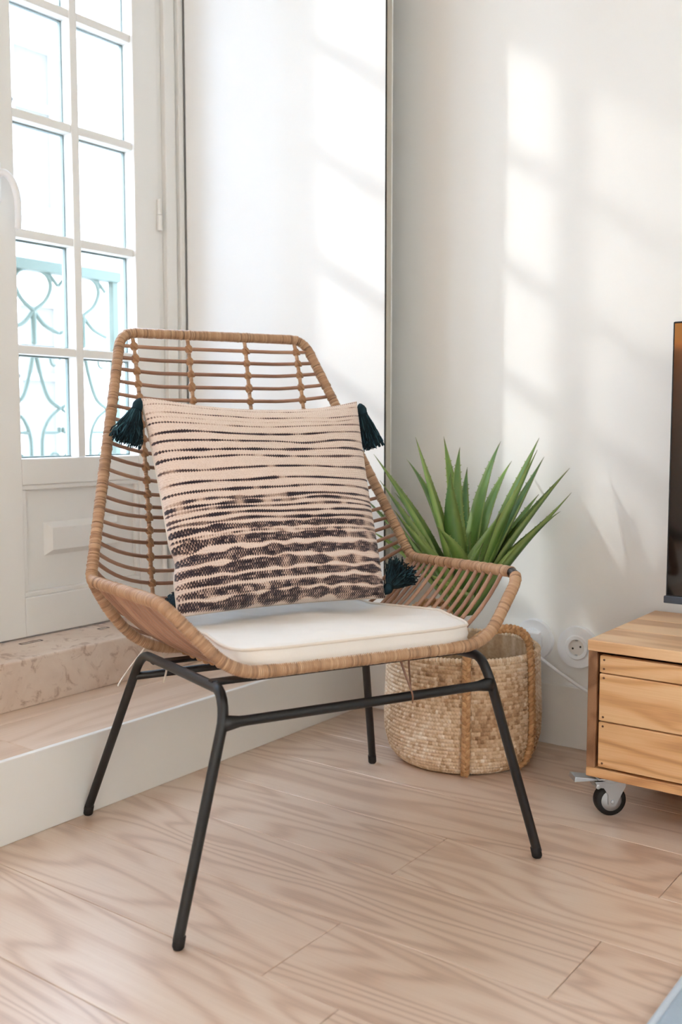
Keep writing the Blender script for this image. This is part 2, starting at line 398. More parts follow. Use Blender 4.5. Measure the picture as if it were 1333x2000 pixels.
# glazed door leaves
BARS = [0.70, 0.958, 1.228, 1.50, 1.77, 2.04, 2.30]
def leaf(nm, x0, x1, flip, label, handle):
    """x0 meeting side, x1 hinge side when flip is False"""
    W = x1-x0; sw = 0.084
    root = thing(nm, label, 'door', (x0, 2.02, ZS), kind='structure')
    O_ = (x0, 2.02, ZS)
    B = lambda n, a, b, y0, y1, z0, z1, mt='white', bv=0.003, par=root: MB().box(a, b, y0, y1, z0, z1).build(n, M[mt], par, bevel=bv, off=O_)
    yF, yB = 2.02, 2.075
    B('stile', x0, x0+sw, yF, yB, ZS+0.004, 2.405); B('stile', x1-sw, x1, yF, yB, ZS+0.004, 2.405)
    gx0, gx1 = x0+sw, x1-sw
    B('top_rail', gx0, gx1, yF, yB, 2.30, 2.405); B('middle_rail', gx0, gx1, yF, yB, 0.637, 0.70); B('bottom_rail', gx0, gx1, yF, yB, ZS+0.004, 0.367)
    p = B('door_panel', gx0, gx1, yF+0.016, yB, 0.367, 0.637)
    m = MB()
    m.box(gx0, gx1, yF+0.004, yF+0.016, 0.625, 0.637).box(gx0, gx1, yF+0.004, yF+0.016, 0.367, 0.379)
    m.box(gx0, gx0+0.012, yF+0.004, yF+0.016, 0.379, 0.625).box(gx1-0.012, gx1, yF+0.004, yF+0.016, 0.379, 0.625)
    m.build('panel_moulding', M['white'], p, bevel=0.003, off=O_)
    bm = MB(); a, b, c, d = x0+W/2-0.116, x0+W/2+0.116, 0.461, 0.543; e = 0.014
    bm.add([(a, yF+0.016, c), (b, yF+0.016, c), (b, yF+0.016, d), (a, yF+0.016, d), (a+e, yF-0.002, c+e), (b-e, yF-0.002, c+e), (b-e, yF-0.002, d-e), (a+e, yF-0.002, d-e)],
           [(4,5,6,7), (0,1,5,4), (1,2,6,5), (2,3,7,6), (3,0,4,7)])
    bm.build('raised_block', M['white'], p, off=O_)
    cx = (gx0+gx1)/2
    B('vertical_muntin', cx-0.0115, cx+0.0115, yF+0.006, yB, 0.70, 2.30)
    for z in BARS[1:-1]:
        B('muntin', gx0, cx-0.0115, yF+0.008, yB, z-0.0105, z+0.0105); B('muntin', cx+0.0115, gx1, yF+0.008, yB, z-0.0105, z+0.0105)
    for i in range(6):
        za = BARS[i]+(0.0105 if i else 0); zb = BARS[i+1]-(0.0105 if i < 5 else 0)
        for (xa, xb) in ((gx0, cx-0.0115), (cx+0.0115, gx1)):
            g = MB().box(xa+0.003, xb-0.003, 2.052, 2.056, za+0.003, zb-0.003).build('pane', M['glass'], root, off=O_)
            sp = MB(); t = 0.004
            for q in ((xa, xa+t, za, zb), (xb-t, xb, za, zb), (xa+t, xb-t, za, za+t), (xa+t, xb-t, zb-t, zb)):
                sp.box(q[0], q[1], 2.0565, 2.066, q[2], q[3])
            sp.build('glazing_bead', M['spacer'], g, off=O_)
    hx = x1 if not flip else x0
    for z in (0.42, 1.337, 2.2):
        MB().tube([(hx-0.003, 2.014, z-0.04), (hx-0.003, 2.014, z-0.001)], 0.007, 10).tube([(hx-0.003, 2.014, z+0.001), (hx-0.003, 2.014, z+0.04)], 0.007, 10).build('hinge', M['white'], root, True, auto=0.7, off=O_)
    if handle:
        mx = x0+0.024
        hp = MB().box(mx-0.014, mx+0.018, yF-0.012, yF, 1.285, 1.375).build('handle_plate', M['plastic'], root, bevel=0.005, bev_seg=3, off=O_)
        P = smooth_path([(mx+0.002, yF-0.008, 1.338), (mx+0.006, yF-0.036, 1.345), (mx+0.022, yF-0.046, 1.325), (mx+0.032, yF-0.048, 1.285), (mx+0.034, yF-0.046, 1.245), (mx+0.034, yF-0.044, 1.225)], 6)
        MB().tube(P, np.linspace(0.0085, 0.0075, len(P)), 12, flat=(1.0, 1.0)).build('handle_lever', M['plastic'], hp, True, off=O_)
    return root
M['spacer'] = plain('glazing_spacer', lin(120, 134, 132), 0.5, 0.4)
leaf('door_1', 1.379, 1.914, False, 'white glazed door leaf with a curved white handle', True)
leaf('door_2', 0.842, 1.377, True, 'white glazed door leaf hinged on the far jamb', False)
leaf('fill_door_3', 1.379+OFF, 1.914+OFF, False, 'white glazed door leaf of the added door, out of view', True)
leaf('fill_door_4', 0.842+OFF, 1.377+OFF, True, 'white glazed door leaf of the added door, far side, out of view', False)

# inner shutter folded open between the door frame and the wall
sh = thing('shutter', 'tall smooth white shutter standing open beside the glazed door frame', 'shutter', (2.0020, 2.004, ZS+0.006))
ang = math.atan2(2.1073-2.0020, 2.004-1.415)
L_ = math.hypot(2.1073-2.0020, 2.004-1.415); sh.rotation_euler = (0, 0, ang)
MB().box(0.0, 0.0285, -L_+0.004, 0.0, 0, 2.2).build('panel', M['shutter'], sh, bevel=0.002)
MB().box(0.002, 0.0265, -L_, -L_+0.004, 0, 2.2).build('edge_strip', M['edge'], sh, bevel=0.001)
MB().tube([(0.029, -L_+0.001, 0.0), (0.029, -L_+0.001, 2.2)], 0.0022, 8).build('edge_bead', M['shutter'], sh, True)
MB().box(-0.0006, 0.0012, -L_+0.0025, -L_+0.0055, 0, 2.2).build('edge_gap', M['dark'], sh)

# ------------------------------------------------------------------ lounge chair (local: x = to its right, y = to its back)
CH = (1.4421, 1.1661, 0.0); CR = math.radians(-25.5)
chair = thing('lounge_chair', 'woven rattan lounge chair with a high open back and black metal legs', 'chair', CH, CR)

PROF = smooth_path([(0, .406, .970), (0, .379, .845), (0, .345, .705), (0, .322, .585), (0, .308, .475), (0, .284, .405), (0, .235, .368), (0, .155, .352),
                    (0, .05, .354), (0, -.05, .361), (0, -.15, .374), (0, -.22, .388), (0, -.266, .398)], 12)
def prof_z(z):                                   # point of the back profile at a height
    i = [k for k in range(len(PROF)) if PROF[k][1] > 0.2]
    zz = np.array([PROF[k][2] for k in i])[::-1]; tt = np.array([PROF[k][1] for k in i])[::-1]
    return float(np.interp(z, zz, tt))
def seat_z(t):
    i = [k for k in range(len(PROF)) if PROF[k][2] < 0.42]
    tt = np.array([PROF[k][1] for k in i])[::-1]; zz = np.array([PROF[k][2] for k in i])[::-1]
    return float(np.interp(t, tt, zz))
TOPC = np.array((.211, .407, .972)); JC = np.array((.347, .156, .495)); TIP = np.array((.337, -.232, .512)); FRC = np.array((.236, -.268, .399))
def mir(p): return np.array((-p[0], p[1], p[2]))
half = [FRC, TIP, JC, TOPC]
loop = half+[mir(p) for p in half[::-1]]
rad = [.05, .035, .022, .034, .034, .022, .035, .05]
rim = fillet(loop, rad, 8, True)
rim = np.vstack([rim, rim[:1]])
# rods of the back: height on the rim and height on the ribs
yr = [681, 706, 730, 755, 781, 805, 831, 857, 878, 904, 928, 953, 979, 1003, 1024, 1045, 1061, 1079, 1094, 1108]
rimz = [.970-(y-655)/473*.472 for y in yr]
ribz = [.942, .915, .888, .860, .832, .803, .775, .746, .717, .689, .662, .634, .609, .589, .562, .537, .508, .480, .455, .425]
def rim_at_z(z):
    f = (TOPC[2]-z)/(TOPC[2]-JC[2]); return TOPC+(JC-TOPC)*f
def cross(R, S, s0, ex, n=34):
    """curve from the left rim over the low middle to the right rim"""
    out = []
    for s in np.linspace(-R[0], R[0], n):
        w = max(0.0, (abs(s)-s0)/(R[0]-s0))**ex
        out.append((s, S[0]+(R[1]-S[0])*w, S[1]+(R[2]-S[1])*w))
    return np.array(out)
rods = []
for k, (a, b) in enumerate(zip(rimz, ribz)):
    R = rim_at_z(a); ex = 1.3+1.2*(k/19)**1.5
    rods.append(cross(R, (prof_z(b), b), 0.13, ex))
arm_t = [.128, .110, .088, .066, .042, .005, -.022, -.048, -.074, -.100, -.126, -.150, -.180]
arm_rods = []
for k, t in enumerate(arm_t):
    f = (JC[1]-t)/(JC[1]-TIP[1]); R = JC+(TIP-JC)*f
    tb = t+0.012-0.05*max(0, (-t)/0.2)
    arm_rods.append(cross(R, (tb, seat_z(tb)), 0.14, 1.9))
mid_rods = [cross(JC-np.array((0.0, 0, 0.004))+np.array((0, .004*j, .003*j)), (tb, zb), 0.14, 2.9) for j, (tb, zb) in enumerate(((.215, .364), (.262, .387)))]
ubar = cross(JC-np.array((.004, .002, .004)), (.155, .352), 0.15, 3.0, 60)

def wrapped(P, r0, period, closed=False, slits=(), bare=(), depth=0.07, sides=12):
    """tube wound with flat cane: a ridge and a shade for each turn, open slits where the rods come in"""
    P = resample(P, period/4); n = len(P)
    if closed: P = P[:-1]; n = len(P)
    a = np.arange(n)/4.0; turn = np.floor(a).astype(int)
    tv = 0.5+0.10*rng.standard_normal(turn.max()+2); jr = 0.02*rng.standard_normal(turn.max()+2)
    r = r0*(1-depth+depth*2*np.abs(np.sin(PI*a))+jr[turn]); tone = np.clip(tv[turn], 0.3, 0.85)
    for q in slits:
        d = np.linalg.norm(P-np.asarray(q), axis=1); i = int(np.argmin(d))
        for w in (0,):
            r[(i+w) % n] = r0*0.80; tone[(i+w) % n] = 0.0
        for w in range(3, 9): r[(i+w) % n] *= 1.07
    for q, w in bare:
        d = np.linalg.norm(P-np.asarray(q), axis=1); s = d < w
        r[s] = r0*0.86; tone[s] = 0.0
    return P, r, tone
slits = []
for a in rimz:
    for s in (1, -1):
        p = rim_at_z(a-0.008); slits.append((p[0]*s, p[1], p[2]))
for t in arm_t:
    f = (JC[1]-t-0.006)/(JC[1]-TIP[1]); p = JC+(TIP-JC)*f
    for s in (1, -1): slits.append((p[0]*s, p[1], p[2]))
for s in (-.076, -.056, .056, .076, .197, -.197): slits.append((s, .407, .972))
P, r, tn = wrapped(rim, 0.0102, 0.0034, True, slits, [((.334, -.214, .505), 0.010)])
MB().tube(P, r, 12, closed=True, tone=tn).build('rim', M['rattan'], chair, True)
P, r, tn = wrapped(ubar, 0.0102, 0.0034)
MB().tube(P, r, 12, tone=tn).build('seat_rail', M['rattan'], chair, True)
for q in rods+mid_rods+arm_rods:
    MB().tube(q, 0.0039, 8, cap=False, tone=np.clip(0.5+0.12*rng.standard_normal()+0.1*np.sin(np.arange(len(q))*0.7), 0.1, 0.9)).build('rod', M['rod'], chair, True)
for q in rods+arm_rods+mid_rods:                 # cane turned round the rim where each rod ends
    for e, d in ((q[0], q[1]), (q[-1], q[-2])):
        pass
# ribs with knots
kn = MB(); kn.ball((0, 0, 0), 0.0090, 0.0078, 0.0102, 8, 6)
kn.tube([(-0.0055, -0.0055, 0.0055), (0, -0.0085, 0), (0.0055, -0.0055, -0.0055)], 0.0024, 6)
knot_o = None
ribcurves = []
def at_s(q, s):
    return np.array([np.interp(s, q[:, 0], q[:, k]) for k in range(3)])
allr = rods+mid_rods[::-1]+[ubar]+arm_rods
for s in (-.187, -.066, .066, .187):
    pts = [np.array((s, .407, .966))]+[at_s(q, s) for q in allr]+[np.array((s, -.268, .394))]
    sp = smooth_path(pts, 4)
    P, r, tn = wrapped(sp, 0.0043, 0.0040, sides=8, depth=0.08)
    rib = MB().tube(P, r, 8, tone=tn).build('rib', M['rattan'], chair, True)
    for i, q in enumerate(rods+arm_rods):
        p = at_s(q, s)
        if knot_o is None:
            knot_o = kn.build('knot', M['knot'], rib, True); knot_o.location = p
        else:
            share('knot', knot_o.data, p, rib, (0, 0, rng.uniform(-0.3, 0.3)), (1, 1, rng.uniform(0.85, 1.15)))
# loose cane ends hanging under the seat
for a in ([(.098, -.235, .398), (.108, -.22, .365), (.118, -.21, .325)], [(.07, -.235, .41), (.075, -.262, .362), (.08, -.276, .332), (.082, -.274, .315)],):
    P = smooth_path(a, 5); MB().tube(P, np.linspace(.0026, .0012, len(P)), 6, tone=0.5).build('cane_end', M['rod'], chair, True)

# black tube frame
FR_ = 0.0086
def side_path(s):
    pts = [(s*.339, -.291, .012), (s*.2505, -.261, .335), (s*.2465, -.238, .371), (s*.2465, .155, .345), (s*.2490, .190, .325), (s*.329, .291, .012)]
    return fillet(pts, [0, .05, .05, .05, .05, 0], 8)
for s in (1, -1):
    side = MB().tube(resample(side_path(s), 0.012), FR_, 14).build('leg_frame', M['black'], chair, True)
    for (a, b) in (((s*.339, -.291), (s*.3355, -.2898)), ((s*.329, .291), (s*.3265, .2884))):
        MB().tube([(a[0], a[1], 0.0008), (a[0], a[1], 0.004), (b[0], b[1], 0.020)], [0.0075, 0.0094, 0.0094], 14).build('foot_cap', M['rubber'], side, True)
sx = .2505
P = np.array([(x, -.262, .324) for x in np.linspace(-sx, sx, 41)])
rr = np.array([FR_*(1+0.55*max(0, 1-(sx-abs(x)-.006)/0.022)**2) if sx-abs(x) < .03 else FR_*0.95 for x in P[:, 0]])
MB().tube(P, np.clip(rr, 0, FR_*1.5), 14).build('front_stretcher', M['black'], chair, True)
MB().tube([(-.254, .197, .296), (.254, .197, .296)], FR_*0.9, 12).build('rear_stretcher', M['black'], chair, True)
for t, z in ((-.205, .368), (.10, .346)):
    MB().box(-.247, .247, t-0.014, t+0.014, seat_z(t)-0.0125, seat_z(t)-0.0065).build('cross_bar', M['black'], chair, bevel=0.002)
    for s in (1, -1):
        MB().box(s*.2465-0.005, s*.2465+0.005, t-0.008, t+0.008, z-0.006, seat_z(t)-0.006).build('bracket', M['black'], chair)

# ------------------------------------------------------------------ seat cushion
CUO = (0, -.03, .375)
cu = thing('seat_cushion', 'flat cream cotton seat cushion with piped edges on the rattan chair', 'cushion')
c_, s_ = math.cos(CR), math.sin(CR)
def chair_to_world(p): return (CH[0]+c_*p[0]-s_*p[1], CH[1]+s_*p[0]+c_*p[1], p[2])
cu.location = chair_to_world(CUO); cu.rotation_euler = (0, 0, CR)
out = fillet([(-.228, -.270, 0), (.228, -.270, 0), (.230, -.02, 0), (.205, .205, 0), (-.205, .205, 0), (-.230, -.02, 0)], [.085, .085, .2, .06, .06, .2], 12, True)
out = np.vstack([out, out[:1]]); out = resample(out, n=141)[:-1]
def base_z(p):
    zs = seat_z(max(-.262, min(.2, p[1]))); w = max(0.0, (abs(p[0])-.14)/.2)**1.9; f = min(1.0, max(0.0, (p[1]+.25)/.12))
    return zs+0.006+max(0, (p[1]-.1))*0.12+(.507-zs)*w*f
TH = 0.031
zb = np.array([base_z(p) for p in out])
m = MB(); n = len(out); V = []; Fc = []
def ring(scale, zoff):
    o = len(V); c0 = np.array((0, -.03, 0))
    for i, p in enumerate(out):
        q = c0+(p-c0)*scale
        V.append((q[0], q[1], base_z(q)+zoff(q, i)))
    return o
wr = lambda q: 0.0022*math.sin(q[0]*34+q[1]*13)*math.sin(q[1]*21+1.3)+0.0012*math.sin(q[0]*90+q[1]*60)
rings = [ring(0.97, lambda q, i: 0.0), ring(1.0, lambda q, i: 0.003), ring(1.012, lambda q, i: TH*0.5), ring(1.0, lambda q, i: TH)]
for f in (0.985, 0.96, 0.92, 0.86, 0.78, 0.68, 0.56, 0.42, 0.28, 0.14):
    rings.append(ring(f, lambda q, i, f=f: TH+0.027*(1-f**3.2)+wr(q)*(1-f**6)*1.3-(0.003 if f > 0.97 else 0)))
for a, b in zip(rings[:-1], rings[1:]):
    for i in range(n): Fc.append((a+i, a+(i+1) % n, b+(i+1) % n, b+i))
Fc.append(tuple(rings[-1]+i for i in range(n)))
Fc.append(tuple(rings[0]+i for i in range(n))[::-1])
m.add(V, Fc); m.build('cover', M['linen'], cu, True, auto=1.2, off=CUO)
for zo, nm in ((TH, 'piping'), (0.003, 'piping')):
    P = np.array([(p[0]*1.003, p[1]*1.003, zb[i]+zo) for i, p in enumerate(out)])
    MB().tube(P, 0.0026, 8, closed=True).build(nm, M['piping'], cu, True, off=CUO)
for a in ([(-.195, .185, .40), (-.205, .175, .34), (-.20, .17, .315), (-.208, .165, .285)], [(-.20, .188, .40), (-.225, .215, .35), (-.262, .225, .30), (-.285, .212, .277)]):
    P = smooth_path(a, 6); MB().tube(P, 0.0022, 6).build('tie', M['piping'], cu, True, off=CUO)

# ------------------------------------------------------------------ striped pillow
PIO = (0, .07, .445)
pil = thing('throw_pillow', 'square knitted pillow with cream and charcoal stripes and teal tassels', 'pillow', chair_to_world(PIO), CR)
PB = np.array((0, .050, .432)); PT = np.array((0, .200, .828))
VU = (PT-PB)/np.linalg.norm(PT-PB); VN = np.array((0, -VU[2], VU[1])); HH = np.linalg.norm(PT-PB)/2; PC = (PB+PT)/2
def pillow_pt(u, v, side):
    hw = .2255+.0085*v-0.007*(1-v*v)-0.008*np.exp(-((v+.52)/.10)**2)*(u < 0)
    du = np.clip(1-np.abs(u)**2.6, 0, 1); dv = np.clip(1-np.abs(v)**2.6, 0, 1)
    th = (du*dv)**0.5*(0.068-0.016*v)+0.004
    sag = 0.022*v*(1-(u-0.1)**2)*(v > 0)*(1-u**8)+0.006*v*(1-u*u)*(v < 0)
    crease = 0.004*np.sin(u*5+v*7)*du*dv-0.010*np.exp(-((v+.50)/.07)**2-((u+1.0)/.25)**2)
    q = PC[None]+np.stack([u*hw, 0*u, 0*u], 1)+VU[None]*((v*HH)-sag)[:, None]+VN[None]*(side*(th+crease*(side > 0)))[:, None]
    return q
NG = 440
uu, vv = np.meshgrid(np.linspace(-1, 1, NG), np.linspace(-1, 1, NG)); U = uu.ravel(); V_ = vv.ravel()
def vnoise(x, seed, step):
    r_ = np.random.default_rng(seed); g = r_.standard_normal(400); i = x/step; k = np.floor(i).astype(int); f = i-k; f = f*f*(3-2*f)
    return g[k % 400]*(1-f)+g[(k+1) % 400]*f
stripes = [(118, 3, .55), (140, 3, .5), (180, 4, .65), (203, 3, .35), (228, 4, .75), (268, 7, .95), (310, 7, .95), (350, 8, .98), (385, 6, .9), (440, 8, .9), (492, 8, .9), (532, 8, .9), (570, 7, .8), (592, 7, .85),
           (612, 6, .75), (637, 7, .85), (665, 7, .8), (692, 12, .88), (718, 5, .6), (745, 17, .92), (797, 18, .94), (850, 17, .92), (892, 14.5, .94), (931, 14.5, .92), (975, 20, .98)]
yz = 110+(1-V_)/2*890
tone = np.full(len(U), 0.86)
st_ph = ((U+1)*45) % 1.0                      # stitches across
row_ph = ((1-V_)*48) % 1.0
odd = np.where(np.floor((1-V_)*48) % 2 == 0, 1.0, -1.0)
cell = np.cos(2*PI*st_ph)*odd                  # neighbouring rows are set off by half a stitch
for i, (y0, hw_, sg) in enumerate(stripes):
    nz = vnoise((U+1)*10, 100+i, 1.15)
    wv = 2.5*vnoise((U+1)*3, 300+i, 1.0)
    wide = y0 > 685
    hwv = hw_*(1.0 if wide else 0.60+0.25*(y0 > 550))*(1.0+0.28*nz)
    tooth = (2.6 if wide else 1.9)*np.cos(2*PI*st_ph)
    d = np.abs(yz-y0-wv)-hwv+tooth
    k = np.clip(0.5-d/4.0, 0, 1)
    s_loc = np.clip(sg+0.22*vnoise((U+1)*12+i*3, 500+i, 1.0), 0.12, 1.0)
    if wide:                                     # wide bands mix dark and light stitches
        lo = vnoise((U+1)*26+i*7+np.floor((1-V_)*48)*3.7, 700+i, 1.0)
        s_loc = np.clip(s_loc*(0.96+0.46*cell+0.22*lo), 0.05, 1.0)
    tone = tone*(1-k*s_loc)+0.04*k*s_loc
tone = np.clip(tone+0.04*rng.standard_normal(len(U)), 0, 1)
Vf = pillow_pt(U, V_, 1.0)
relief = 0.0006*np.cos(2*PI*st_ph)*odd+0.0008*np.cos(2*PI*row_ph)
Vf = Vf+VN[None]*relief[:, None]
idx = np.arange(NG*NG).reshape(NG, NG)
Ff = np.stack([idx[:-1, :-1], idx[:-1, 1:], idx[1:, 1:], idx[1:, :-1]], -1).reshape(-1, 4).tolist()
MB().add(Vf.tolist(), Ff, tone).build('front_cover', M['knit'], pil, True, off=PIO)
NB = 50
ub, vb = np.meshgrid(np.linspace(-1, 1, NB), np.linspace(-1, 1, NB))
Vb = pillow_pt(ub.ravel(), vb.ravel(), -1.0); idx = np.arange(NB*NB).reshape(NB, NB)
Fb = np.stack([idx[:-1, :-1], idx[1:, :-1], idx[1:, 1:], idx[:-1, 1:]], -1).reshape(-1, 4).tolist()
M['pillow_back'] = plain('pillow_back_cloth', lin(70, 84, 100), 0.9, 0.15, bump=0.4, bscale=500, var=0.06)
MB().add(Vb.tolist(), Fb).build('back_cover', M['pillow_back'], pil, True, off=PIO)
eu = np.concatenate([np.linspace(-1, 1, 60), np.ones(58), np.linspace(1, -1, 60), -np.ones(58)])
ev = np.concatenate([-np.ones(60), np.linspace(-1, 1, 60)[1:-1], np.ones(60), np.linspace(1, -1, 60)[1:-1]])
eP = pillow_pt(eu, ev, 0.0)
V1 = pillow_pt(eu, ev, 1.0); V2 = pillow_pt(eu, ev, -1.0); n = len(eu)
MB().add(V1.tolist()+V2.tolist(), [(i, i+n, (i+1) % n+n, (i+1) % n) for i in range(n)]).build('side_seam', M['piping'], pil, True, off=PIO)

def tassel(start, direction, length, spread, nst, droop, head=0.011, wav=0.004):
    m = MB(); d = np.asarray(direction, float); d /= np.linalg.norm(d); st = np.asarray(start, float)
    a = np.cross(d, (0, 0, 1)); a = a/np.linalg.norm(a) if np.linalg.norm(a) > 0.05 else np.array((1., 0, 0)); b = np.cross(a, d)
    m.tube([st-d*0.006, st, st+d*0.006, st+d*0.014, st+d*0.020], [0.004, head*0.8, head, head*0.9, head*0.75], 12, tone=0.35)
    for q in (0.016, 0.019):
        m.tube([st+d*q+(a*math.cos(t)+b*math.sin(t))*head*0.85 for t in np.linspace(0, 2*PI, 17)[:-1]], 0.0015, 5, closed=True, tone=0.2)
    for i in range(nst):
        th = rng.uniform(0, 2*PI); rr_ = math.sqrt(rng.uniform(0, 1)); L = length*rng.uniform(0.82, 1.06)
        e = st+d*L+(a*math.cos(th)+b*math.sin(th))*rr_*spread+np.array((0, 0, -droop))*rng.uniform(0.8, 1.2)
        s0 = st+d*0.014+(a*math.cos(th)+b*math.sin(th))*rr_*head*0.7
        P = []
        ph = rng.uniform(0, 6.28, 2); w = wav*rng.uniform(0.4, 1.3)
        for t in np.linspace(0, 1, 8):
            f = t**0.75
            p = s0+(st+d*L-s0)*t+(e-(st+d*L))*f**1.2
            p = p+(a*math.sin(t*9+ph[0])+b*math.sin(t*8+ph[1]))*w*t
            P.append(p)
        m.tube(P, 0.0011, 4, cap=False, tone=float(np.clip(0.42+0.24*rng.standard_normal(), 0.02, 0.98)))
    m.build('tassel', M['tassel'], pil, True, off=PIO)
tassel(pillow_pt(np.array([-1.0]), np.array([1.0]), 0)[0]+np.array((-.002, 0, -.004)), (-.36, -.10, -.85), .082, .031, 330, 0.0)
tassel(pillow_pt(np.array([1.0]), np.array([1.0]), 0)[0]+np.array((.006, -.010, -.010)), (.26, -.12, -.95), .088, .025, 320, 0.0, wav=0.002)
tassel(pillow_pt(np.array([1.0]), np.array([-1.0]), 0)[0]+np.array((.004, 0, .014)), (.62, .12, .58), .068, .036, 330, 0.004, wav=0.006)
tassel(pillow_pt(np.array([-1.0]), np.array([-1.0]), 0)[0]+np.array((.006, .03, .02)), (.25, .9, -.05), .060, .014, 160, 0.0)

# ------------------------------------------------------------------ woven basket
BC = (2.042, 1.150, 0.0)
bk = thing('woven_basket', 'round seagrass basket with braided handles behind the chair', 'basket', BC)
HB = 0.262; NR = 29; NS = 150
def brad(z):
    zz = [0.0, 0.010, 0.03, 0.07, 0.12, 0.18, 0.23, HB]; rr_ = [0.140, 0.156, 0.171, 0.181, 0.182, 0.179, 0.177, 0.175]
    return np.interp(z, zz, rr_)
def bulge(th, z):                                # hand-made: never quite round
    return 1+0.012*np.sin(3*th+0.6)+0.010*np.sin(2*th+2.0+z*6)
nv = NR*5+1; nu = NS*5
zg = np.linspace(0.002, HB, nv); tg = np.arange(nu)*2*PI/nu
Z, T = np.meshgrid(zg, tg, indexing='ij')
row = Z/HB*NR; rowi = np.floor(row).astype(int); rf = row-rowi
ph = (T/(2*PI)*NS+0.5*(rowi % 2)) % 1.0
slant = (ph+0.5*(rf-0.5)*np.where(rowi % 2 == 0, 1, -1)) % 1.0
h = 0.0072*np.sqrt(np.clip(np.sin(PI*np.clip(rf, 0, 1)), 0, 1))*(0.35+0.65*np.sqrt(np.abs(np.sin(PI*slant))))
Rr = brad(Z)*bulge(T, Z)+h-0.005
stc = np.floor(T/(2*PI)*NS+0.5*(rowi % 2)).astype(int) % NS
tab = rng.standard_normal((NR+2, NS))*0.13+0.52
patch = 0.16*np.sin(2.2*T+Z*14)+0.10*np.sin(5*T-Z*30+1.0)
tone = np.clip(tab[np.clip(rowi, 0, NR+1), stc]+patch*0.8, 0.05, 1.0)
Vv = np.stack([Rr*np.cos(T), Rr*np.sin(T), Z], -1).reshape(-1, 3)
idx = np.arange(nv*nu).reshape(nv, nu); i2 = np.roll(idx, -1, 1)
Fq = np.stack([idx[:-1], i2[:-1], i2[1:], idx[1:]], -1).reshape(-1, 4).tolist()
MB().add(Vv.tolist(), Fq, tone.ravel()).build('woven_wall', M['weave'], bk, True)
# lining (inner face) and bottom
ti = np.arange(96)*2*PI/96; zi = [HB, 0.2, 0.12, 0.05, 0.012]
m = MB(); V = []; Fc = []
for z in zi:
    for t in ti:
        q = (brad(z)-0.010)*bulge(t, z); V.append((q*math.cos(t), q*math.sin(t), z))
for k in range(len(zi)-1):
    for j in range(96): Fc.append((k*96+j, (k+1)*96+j, (k+1)*96+(j+1) % 96, k*96+(j+1) % 96))
Fc.append(tuple((len(zi)-1)*96+j for j in range(96)))
m.add(V, Fc, [0.4+0.1*rng.standard_normal() for _ in V]).build('lining', M['weave'], bk, True)
m = MB(); P = np.array([((brad(HB)-0.004)*bulge(t, HB)*math.cos(t), (brad(HB)-0.004)*bulge(t, HB)*math.sin(t), HB+0.002) for t in np.arange(600)*2*PI/600])
m.tube(P, 0.0058*(1+0.22*np.sin(np.arange(600)*2*PI/5)), 8, closed=True, tone=np.clip(0.6+0.15*rng.standard_normal(600), 0, 1)); m.build('rim_coil', M['weave'], bk, True)
m = MB(); V = [(0, 0, 0.004)]+[((brad(0.0)-0.002)*math.cos(t), (brad(0.0)-0.002)*math.sin(t), 0.003) for t in ti]
m.add(V, [(0, 1+(j+1) % 96, 1+j) for j in range(96)]).build('bottom', M['weave'], bk)

def braid(P, nrm, width, name, parent, period=0.030, r=0.0052):
    P = resample(P, 0.0035); n = len(P); a = np.arange(n)*0.0035/period*2*PI
    Tn = np.gradient(P, axis=0); Tn /= np.linalg.norm(Tn, axis=1)[:, None]
    Nn = np.array([np.asarray(nrm(p), float) for p in P]); Nn -= Tn*(Nn*Tn).sum(1)[:, None]; Nn /= np.linalg.norm(Nn, axis=1)[:, None]
    Bn = np.cross(Tn, Nn); m = MB()
    for k in range(3):
        ph = a+k*2*PI/3
        Q = P+Bn*(np.sin(ph)*width)[:, None]+Nn*(np.sin(2*ph)*r*0.55)[:, None]
        m.tube(Q, r, 8, tone=np.clip(0.5+0.12*k-0.12+0.15*np.sin(np.arange(n)*1.7+k), 0, 1), flat=(1, 1))
    return m.build(name, M['braid'], parent, True)
def on_b(th, z, o=0.006): 
    q = brad(z)*bulge(th, z)+o; return np.array((q*math.cos(th), q*math.sin(th), z))
out_n = lambda p: (p[0], p[1], 0.0001)
vd = math.atan2(-1.150, -2.042)                 # azimuth of the camera side
def handle(tc, dz, hw_):
    a0, a1 = tc-hw_, tc+hw_
    up = [on_b(a0, z) for z in np.linspace(0.004, HB-0.01, 14)]
    dn = [on_b(a1, z) for z in np.linspace(HB-0.01, 0.004, 14)]
    arch = []
    for t in np.linspace(0.06, 0.94, 15):
        th = a0+(a1-a0)*(0.5-0.5*math.cos(t*PI)); z = HB+dz*math.sin(t*PI)**0.8
        p = on_b(th, HB-0.001, 0.004); arch.append(np.array((p[0], p[1], z)))
    braid(smooth_path(up+arch+dn, 3), out_n, 0.0055, 'handle', bk)
handle(vd+0.50, 0.075, 0.46)
handle(vd+0.50+PI, 0.075, 0.46)

